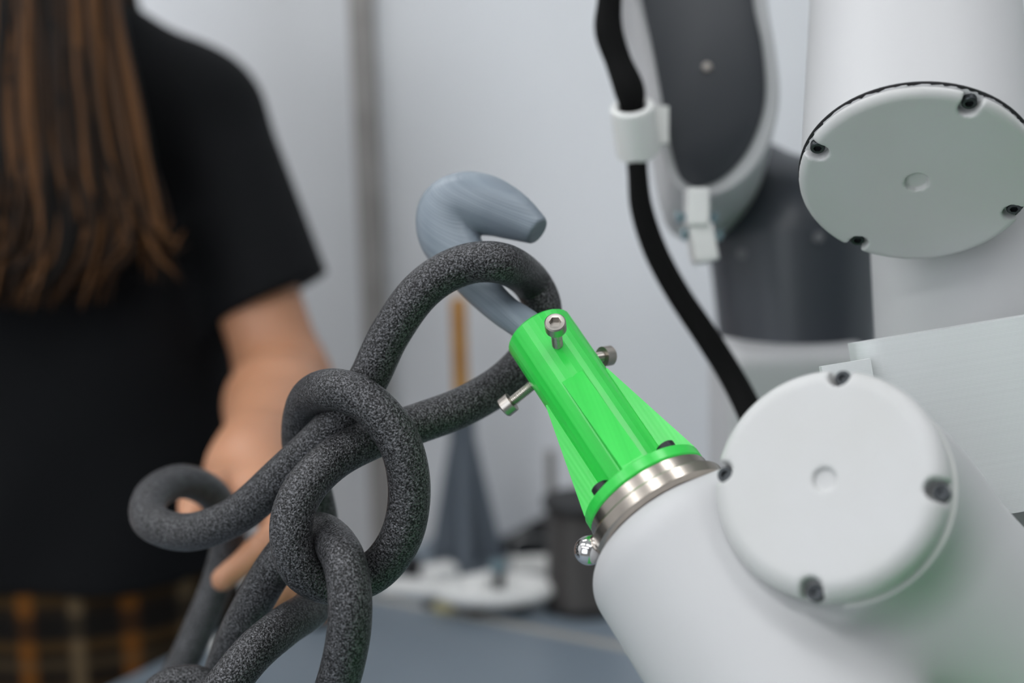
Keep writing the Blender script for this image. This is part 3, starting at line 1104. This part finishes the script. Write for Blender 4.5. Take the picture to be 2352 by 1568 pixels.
def f_body(p):
    p = p.astype(np.float32)
    d = sd_ell(p, S(0, 0, 1.13), (0.128, 0.090, 0.20), BAX)
    d = smin(d, sd_cone(p, S(-0.135, 0, 1.262), S(0.135, 0, 1.262), 0.05, 0.05), 0.05)
    for sg in (-1, 1):
        d = smin(d, sd_cone(p, S(sg * 0.145, 0, 1.258), S(sg * 0.03, -0.01, 1.340), 0.045, 0.042), 0.02)
    d = smin(d, sd_ell(p, S(0, 0, 0.86), (0.138, 0.090, 0.13), BAX), 0.06)
    d = smin(d, sd_cone(p, S(0, -0.01, 1.27), S(0, 0.012, 1.40), 0.052, 0.046), 0.04)
    # head: skull, jaw, nose, brow, mouth, ears
    hd = smin(sd_ell(p, S(0, 0.0, 1.515), (0.073, 0.092, 0.095), BAX), sd_ell(p, S(0, 0.03, 1.455), (0.052, 0.062, 0.065), BAX), 0.04)
    hd = smin(hd, sd_cone(p, S(0, 0.088, 1.51), S(0, 0.106, 1.472), 0.007, 0.012), 0.012)
    for sg in (-1, 1):
        hd = smax(hd, -sd_ell(p, S(sg * 0.032, 0.10, 1.507), (0.017, 0.014, 0.010), BAX), 0.012)
        hd = smin(hd, sd_ell(p, S(sg * 0.076, -0.005, 1.495), (0.009, 0.019, 0.031), BAX), 0.008)
    hd = smin(hd, sd_ell(p, S(0, 0.086, 1.437), (0.024, 0.010, 0.008), BAX), 0.006)
    d = smin(d, hd, 0.02)
    # legs and feet
    for sg in (-1, 1):
        d = smin(d, sd_cone(p, S(sg * 0.085, 0, 0.80), S(sg * 0.085, 0.01, 0.45), 0.072, 0.050), 0.03)
        d = smin(d, sd_cone(p, S(sg * 0.09, 0.01, 0.45), S(sg * 0.09, -0.01, 0.09), 0.052, 0.034), 0.02)
        d = smin(d, sd_ell(p, S(sg * 0.095, 0.05, 0.036), (0.043, 0.115, 0.036), BAX), 0.03)
    d = smin(d, f_arm(p, sh, elb, wri), 0.03)
    d = smin(d, f_arm(p, sh2, elb2, wri2), 0.03)
    # hands
    d = smin(d, sd_cone(p, wri, palm[0], 0.0275, 0.027), 0.02)
    h1 = smin(sd_cone(p, palm[0], palm[1], 0.025, 0.0175), sd_cone(p, palm[0], palm2, 0.024, 0.0165), 0.02)
    d = smin(d, h1, 0.02)
    for fp, fr in zip(fingers, frad):
        fd = None
        for i in range(3):
            c = sd_cone(p, fp[i], fp[i + 1], fr[i], fr[i + 1])
            fd = c if fd is None else smin(fd, c, 0.004)
        d = smin(d, fd, 0.008)
    hx = wri2 - np.array([0, 0, 0.085])
    d = smin(d, sd_ell(p, wri2 - np.array([0, 0, 0.05]), (0.018, 0.036, 0.055), BAX), 0.015)
    for k in range(4):
        o1 = hx - FH * (0.026 - 0.0175 * k)
        d = smin(d, sd_cone(p, o1, o1 + np.array([0, 0, -0.07 + 0.008 * abs(k - 1.4)]) + _R0 * 0.012, 0.0085, 0.0068), 0.005)
    d = smin(d, sd_cone(p, wri2 - np.array([0, 0, 0.03]) - FH * 0.02, wri2 - np.array([0, 0, 0.085]) - FH * 0.052, 0.012, 0.008), 0.008)
    return d


person = empty('person', pb, 'person with long brown hair in a black T-shirt and plaid skirt steadying the black sculpture', 'person')
def corners(a, b):
    return [S(i, j, k) for i in (a[0], b[0]) for j in (a[1], b[1]) for k in (a[2], b[2])]


bl_, bh_ = bounds([*corners((-0.29, -0.16, 0), (0.2, 0.2, 1.61)), elb, wri, *[q for f_ in fingers for q in f_]], 0.03)
bl_[2] = -0.01
sdf_obj('body', f_body, bl_, bh_, 0.0045, SKIN, person)

EYE = mat('eye_white', (0.7, 0.7, 0.68), 0.2)
IRIS = mat('iris_brown', (0.06, 0.03, 0.015), 0.2)
for sg in (-1, 1):
    c = S(sg * 0.032, 0.080, 1.507)
    eo = MB().lathe(c - FH * -0.012 * -1, -FH, [(0.0001, -0.012), (0.008, -0.009), (0.0115, -0.003), (0.0115, 0.003), (0.008, 0.009), (0.0001, 0.012)], 20).build('eye', EYE, person)
    MB().lathe(c - FH * 0.0075 - FH * 0.012 * 0, -FH, [(0.0055, 0.0), (0.005, 0.0155), (0.001, 0.0165)], 20).build('iris', IRIS, eo)

hem = P(610, 690, 1.332)
hemn = unit(RT * 0.44 - UP * 0.9)


def f_shirt(p):
    p = p.astype(np.float32)
    q = p - pb.astype(np.float32)
    s = q @ _R0.astype(np.float32)
    t = -(q @ FH.astype(np.float32))
    z = q[:, 2]
    fold = 0.004 * np.sin(38 * s + 9 * z + 3 * np.sin(11 * z)) + 0.003 * np.sin(26 * z - 30 * s)
    d = sd_ell(p, S(0, 0, 1.13), (0.160, 0.112, 0.21), BAX)
    d = smin(d, sd_cone(p, S(-0.135, 0, 1.262), S(0.135, 0, 1.262), 0.058, 0.058), 0.05)
    for sg in (-1, 1):
        d = smin(d, sd_cone(p, S(sg * 0.150, 0, 1.255), S(sg * 0.03, -0.01, 1.340), 0.055, 0.050), 0.02)
    low = np.sqrt((s / 0.180) ** 2 + (t / 0.124) ** 2) * 0.124 - 0.124
    low = np.maximum(low, np.abs(z - 0.975) - 0.165)
    d = smin(d, low, 0.06) + fold * 0.8
    for a, b, n in ((sh, hem, hemn), (sh2, S(-0.205, -0.01, 1.06), unit(S(-0.205, -0.01, 1.06) - sh2))):
        sl = sd_cone(p, a, b + n * 0.05, 0.060, 0.056) + 0.0025 * np.sin(60 * t + 25 * z)
        sl = smax(sl, ((p - b.astype(np.float32)) @ n.astype(np.float32)), 0.002)
        d = smin(d, sl, 0.03)
        d = np.where(((p - b.astype(np.float32)) @ n.astype(np.float32) > 0.0) & (np.abs(sl) < 0.12), np.maximum(d, np.minimum(sl, 0.02)) if False else d, d)
    neck = sd_cone(p, S(0, 0.015, 1.375), S(0, 0.03, 1.47), 0.064, 0.075)
    d = smax(d, -neck, 0.004)
    return smax(d, 0.805 - z, 0.004)


sl_, sh_ = bounds([*corners((-0.29, -0.14, 0.79), (0.2, 0.14, 1.41)), hem + RT * 0.07, hem - RT * 0.07], 0.03)
sdf_obj('shirt', f_shirt, sl_, sh_, 0.005, SHIRT, person)


# plaid skirt
def plaid():
    m = bpy.data.materials.new('plaid_wool')
    m.use_nodes = True
    nt = m.node_tree
    b = nt.nodes['Principled BSDF']
    b.inputs['Roughness'].default_value = 0.9
    b.inputs['Specular IOR Level'].default_value = 0.15
    tc = nt.nodes.new('ShaderNodeTexCoord')

    def stripes(vec, period, phase, width, soft=0.04):
        d = nt.nodes.new('ShaderNodeVectorMath')
        d.operation = 'DOT_PRODUCT'
        d.inputs[1].default_value = tuple(vec)
        nt.links.new(tc.outputs['Object'], d.inputs[0])
        a = nt.nodes.new('ShaderNodeMath')
        a.operation = 'MULTIPLY_ADD'
        a.inputs[1].default_value = 1 / period
        a.inputs[2].default_value = phase
        nt.links.new(d.outputs['Value'], a.inputs[0])
        f = nt.nodes.new('ShaderNodeMath')
        f.operation = 'PINGPONG'
        f.inputs[1].default_value = 0.5
        nt.links.new(a.outputs[0], f.inputs[0])
        r = nt.nodes.new('ShaderNodeMapRange')
        r.interpolation_type = 'SMOOTHSTEP'
        r.inputs['From Min'].default_value = width - soft
        r.inputs['From Max'].default_value = width + soft
        r.inputs['To Min'].default_value = 1
        r.inputs['To Max'].default_value = 0
        nt.links.new(f.outputs[0], r.inputs['Value'])
        return r.outputs[0]

    def mix(base, col, fac, k):
        mu = nt.nodes.new('ShaderNodeMath')
        mu.operation = 'MULTIPLY'
        mu.inputs[1].default_value = k
        nt.links.new(fac, mu.inputs[0])
        x = nt.nodes.new('ShaderNodeMix')
        x.data_type = 'RGBA'
        nt.links.new(mu.outputs[0], x.inputs[0])
        if isinstance(base, tuple):
            x.inputs[6].default_value = (*base, 1)
        else:
            nt.links.new(base, x.inputs[6])
        x.inputs[7].default_value = (*col, 1)
        return x.outputs[2]

    o_ = mix((0.012, 0.008, 0.005), (0.045, 0.025, 0.008), stripes((0, 0, 1), 0.045, 0.1, 0.14), 0.8)
    o_ = mix(o_, (0.13, 0.048, 0.008), stripes(_R0, 0.094, 0.12, 0.09), 0.85)
    o_ = mix(o_, (0.14, 0.10, 0.055), stripes(_R0, 0.094, 0.62, 0.075), 0.6)
    o_ = mix(o_, (0.004, 0.004, 0.004), stripes((0, 0, 1), 0.09, 0.35, 0.13), 0.75)
    o_ = mix(o_, (0.10, 0.07, 0.035), stripes((0, 0, 1), 0.09, 0.75, 0.04), 0.4)
    nt.links.new(o_, b.inputs['Base Color'])
    return m


def f_skirt(p):
    p = p.astype(np.float32)
    q = p - pb.astype(np.float32)
    s = q @ _R0.astype(np.float32)
    t = -(q @ FH.astype(np.float32))
    z = q[:, 2]
    fl_ = 1.0 + np.clip(0.82 - z, 0, 1) * 0.22
    ang = np.arctan2(t, s)
    rad_ = 0.112 * fl_
    d = (np.sqrt((s / (0.164 * fl_)) ** 2 + (t / (0.116 * fl_)) ** 2) - 1) * rad_ + 0.003 * np.sin(ang * 14) * np.clip((0.9 - z) * 3, 0, 1)
    return smax(d, np.abs(z - 0.68) - 0.20, 0.006)


sdf_obj('skirt', f_skirt, *bounds(corners((-0.19, -0.15, 0.47), (0.19, 0.15, 0.89)), 0.02), 0.005, plaid(), person)

# hair: many tapered locks
HM = [mat('hair_dark', (0.0035, 0.0022, 0.0015), 0.6, spec=0.2), mat('hair_brown', (0.022, 0.0100, 0.004), 0.6, spec=0.2), mat('hair_light', (0.105, 0.046, 0.016), 0.6, spec=0.2)]


def hair():
    mb = MB()
    idx = []
    r = random.Random(3)

    def lock(pts, rad, mi):
        pts = spline(pts, 5)
        n = len(pts)
        u = np.linspace(0, 1, n)
        rr_ = rad * np.minimum(1, 0.55 + u * 3) * (1 - 0.8 * np.clip((u - 0.6) / 0.4, 0, 1) ** 1.5)
        k0 = len(mb.f)
        mb.tube(pts, rr_, 6)
        idx.extend([mi] * (len(mb.f) - k0))

    # falls over the shoulder in front of the shirt
    for i in range(620):
        u = r.random()
        d0 = 1.240 - 0.02 * math.sin(u * math.pi) + r.uniform(-0.018, 0.012)
        x0 = -60 + 325 * u
        x1 = -70 + 385 * u + r.uniform(-25, 20)
        x2 = -70 + 440 * u + r.uniform(-40, 25)
        yb = 705 - 60 * max(0, u - 0.7) / 0.3 + r.uniform(-120, 10)
        x3 = x2 - r.uniform(20, 120) * (0.4 + u)
        if u > 0.86:
            yb = r.uniform(480, 660)
            x3 = x2 + r.uniform(-30, 55)
        pts = [S(0.07 * (u - 0.5) * 2, 0.02 + 0.05 * math.sin(u * 3), 1.60), P(x0 - 10, -230, d0 + 0.02), P(x0, -20, d0 + 0.005),
               P(x1, 300 + r.uniform(-60, 60), d0), P(x2, 540 + r.uniform(-40, 30), d0 + 0.005), P(x3, yb, d0 + 0.012)]
        k = r.random()
        pd = 0.75 if u < 0.2 else 0.33
        mi = 0 if k < pd else (2 if k > 0.72 else 1)
        lock(pts, r.uniform(0.0020, 0.0050), mi)
    # crown, back and other side
    for i in range(170):
        a = r.uniform(0, 2 * math.pi)
        if 0.62 < (a / (2 * math.pi)) < 0.88:
            continue
        s_, t_ = math.cos(a), -abs(math.sin(a)) if math.sin(a) > 0 else -math.sin(a) * 0.6
        le = r.uniform(0.42, 0.55)
        pts = [S(0, -0.02, 1.617), S(s_ * 0.055, t_ * 0.07, 1.598), S(s_ * 0.083, t_ * 0.105, 1.52), S(s_ * 0.085, t_ * 0.11, 1.42),
               S(s_ * 0.10, t_ * 0.135 - 0.02, 1.28), S(s_ * 0.11, t_ * 0.145 - 0.025, 1.55 - le)]
        lock(pts, r.uniform(0.005, 0.009), r.choice((0, 1, 1)))
    ob = mb.build('hair', HM, person, True, None)
    if len(ob.data.polygons) == len(idx):
        ob.data.polygons.foreach_set('material_index', idx)
    return ob


hair()
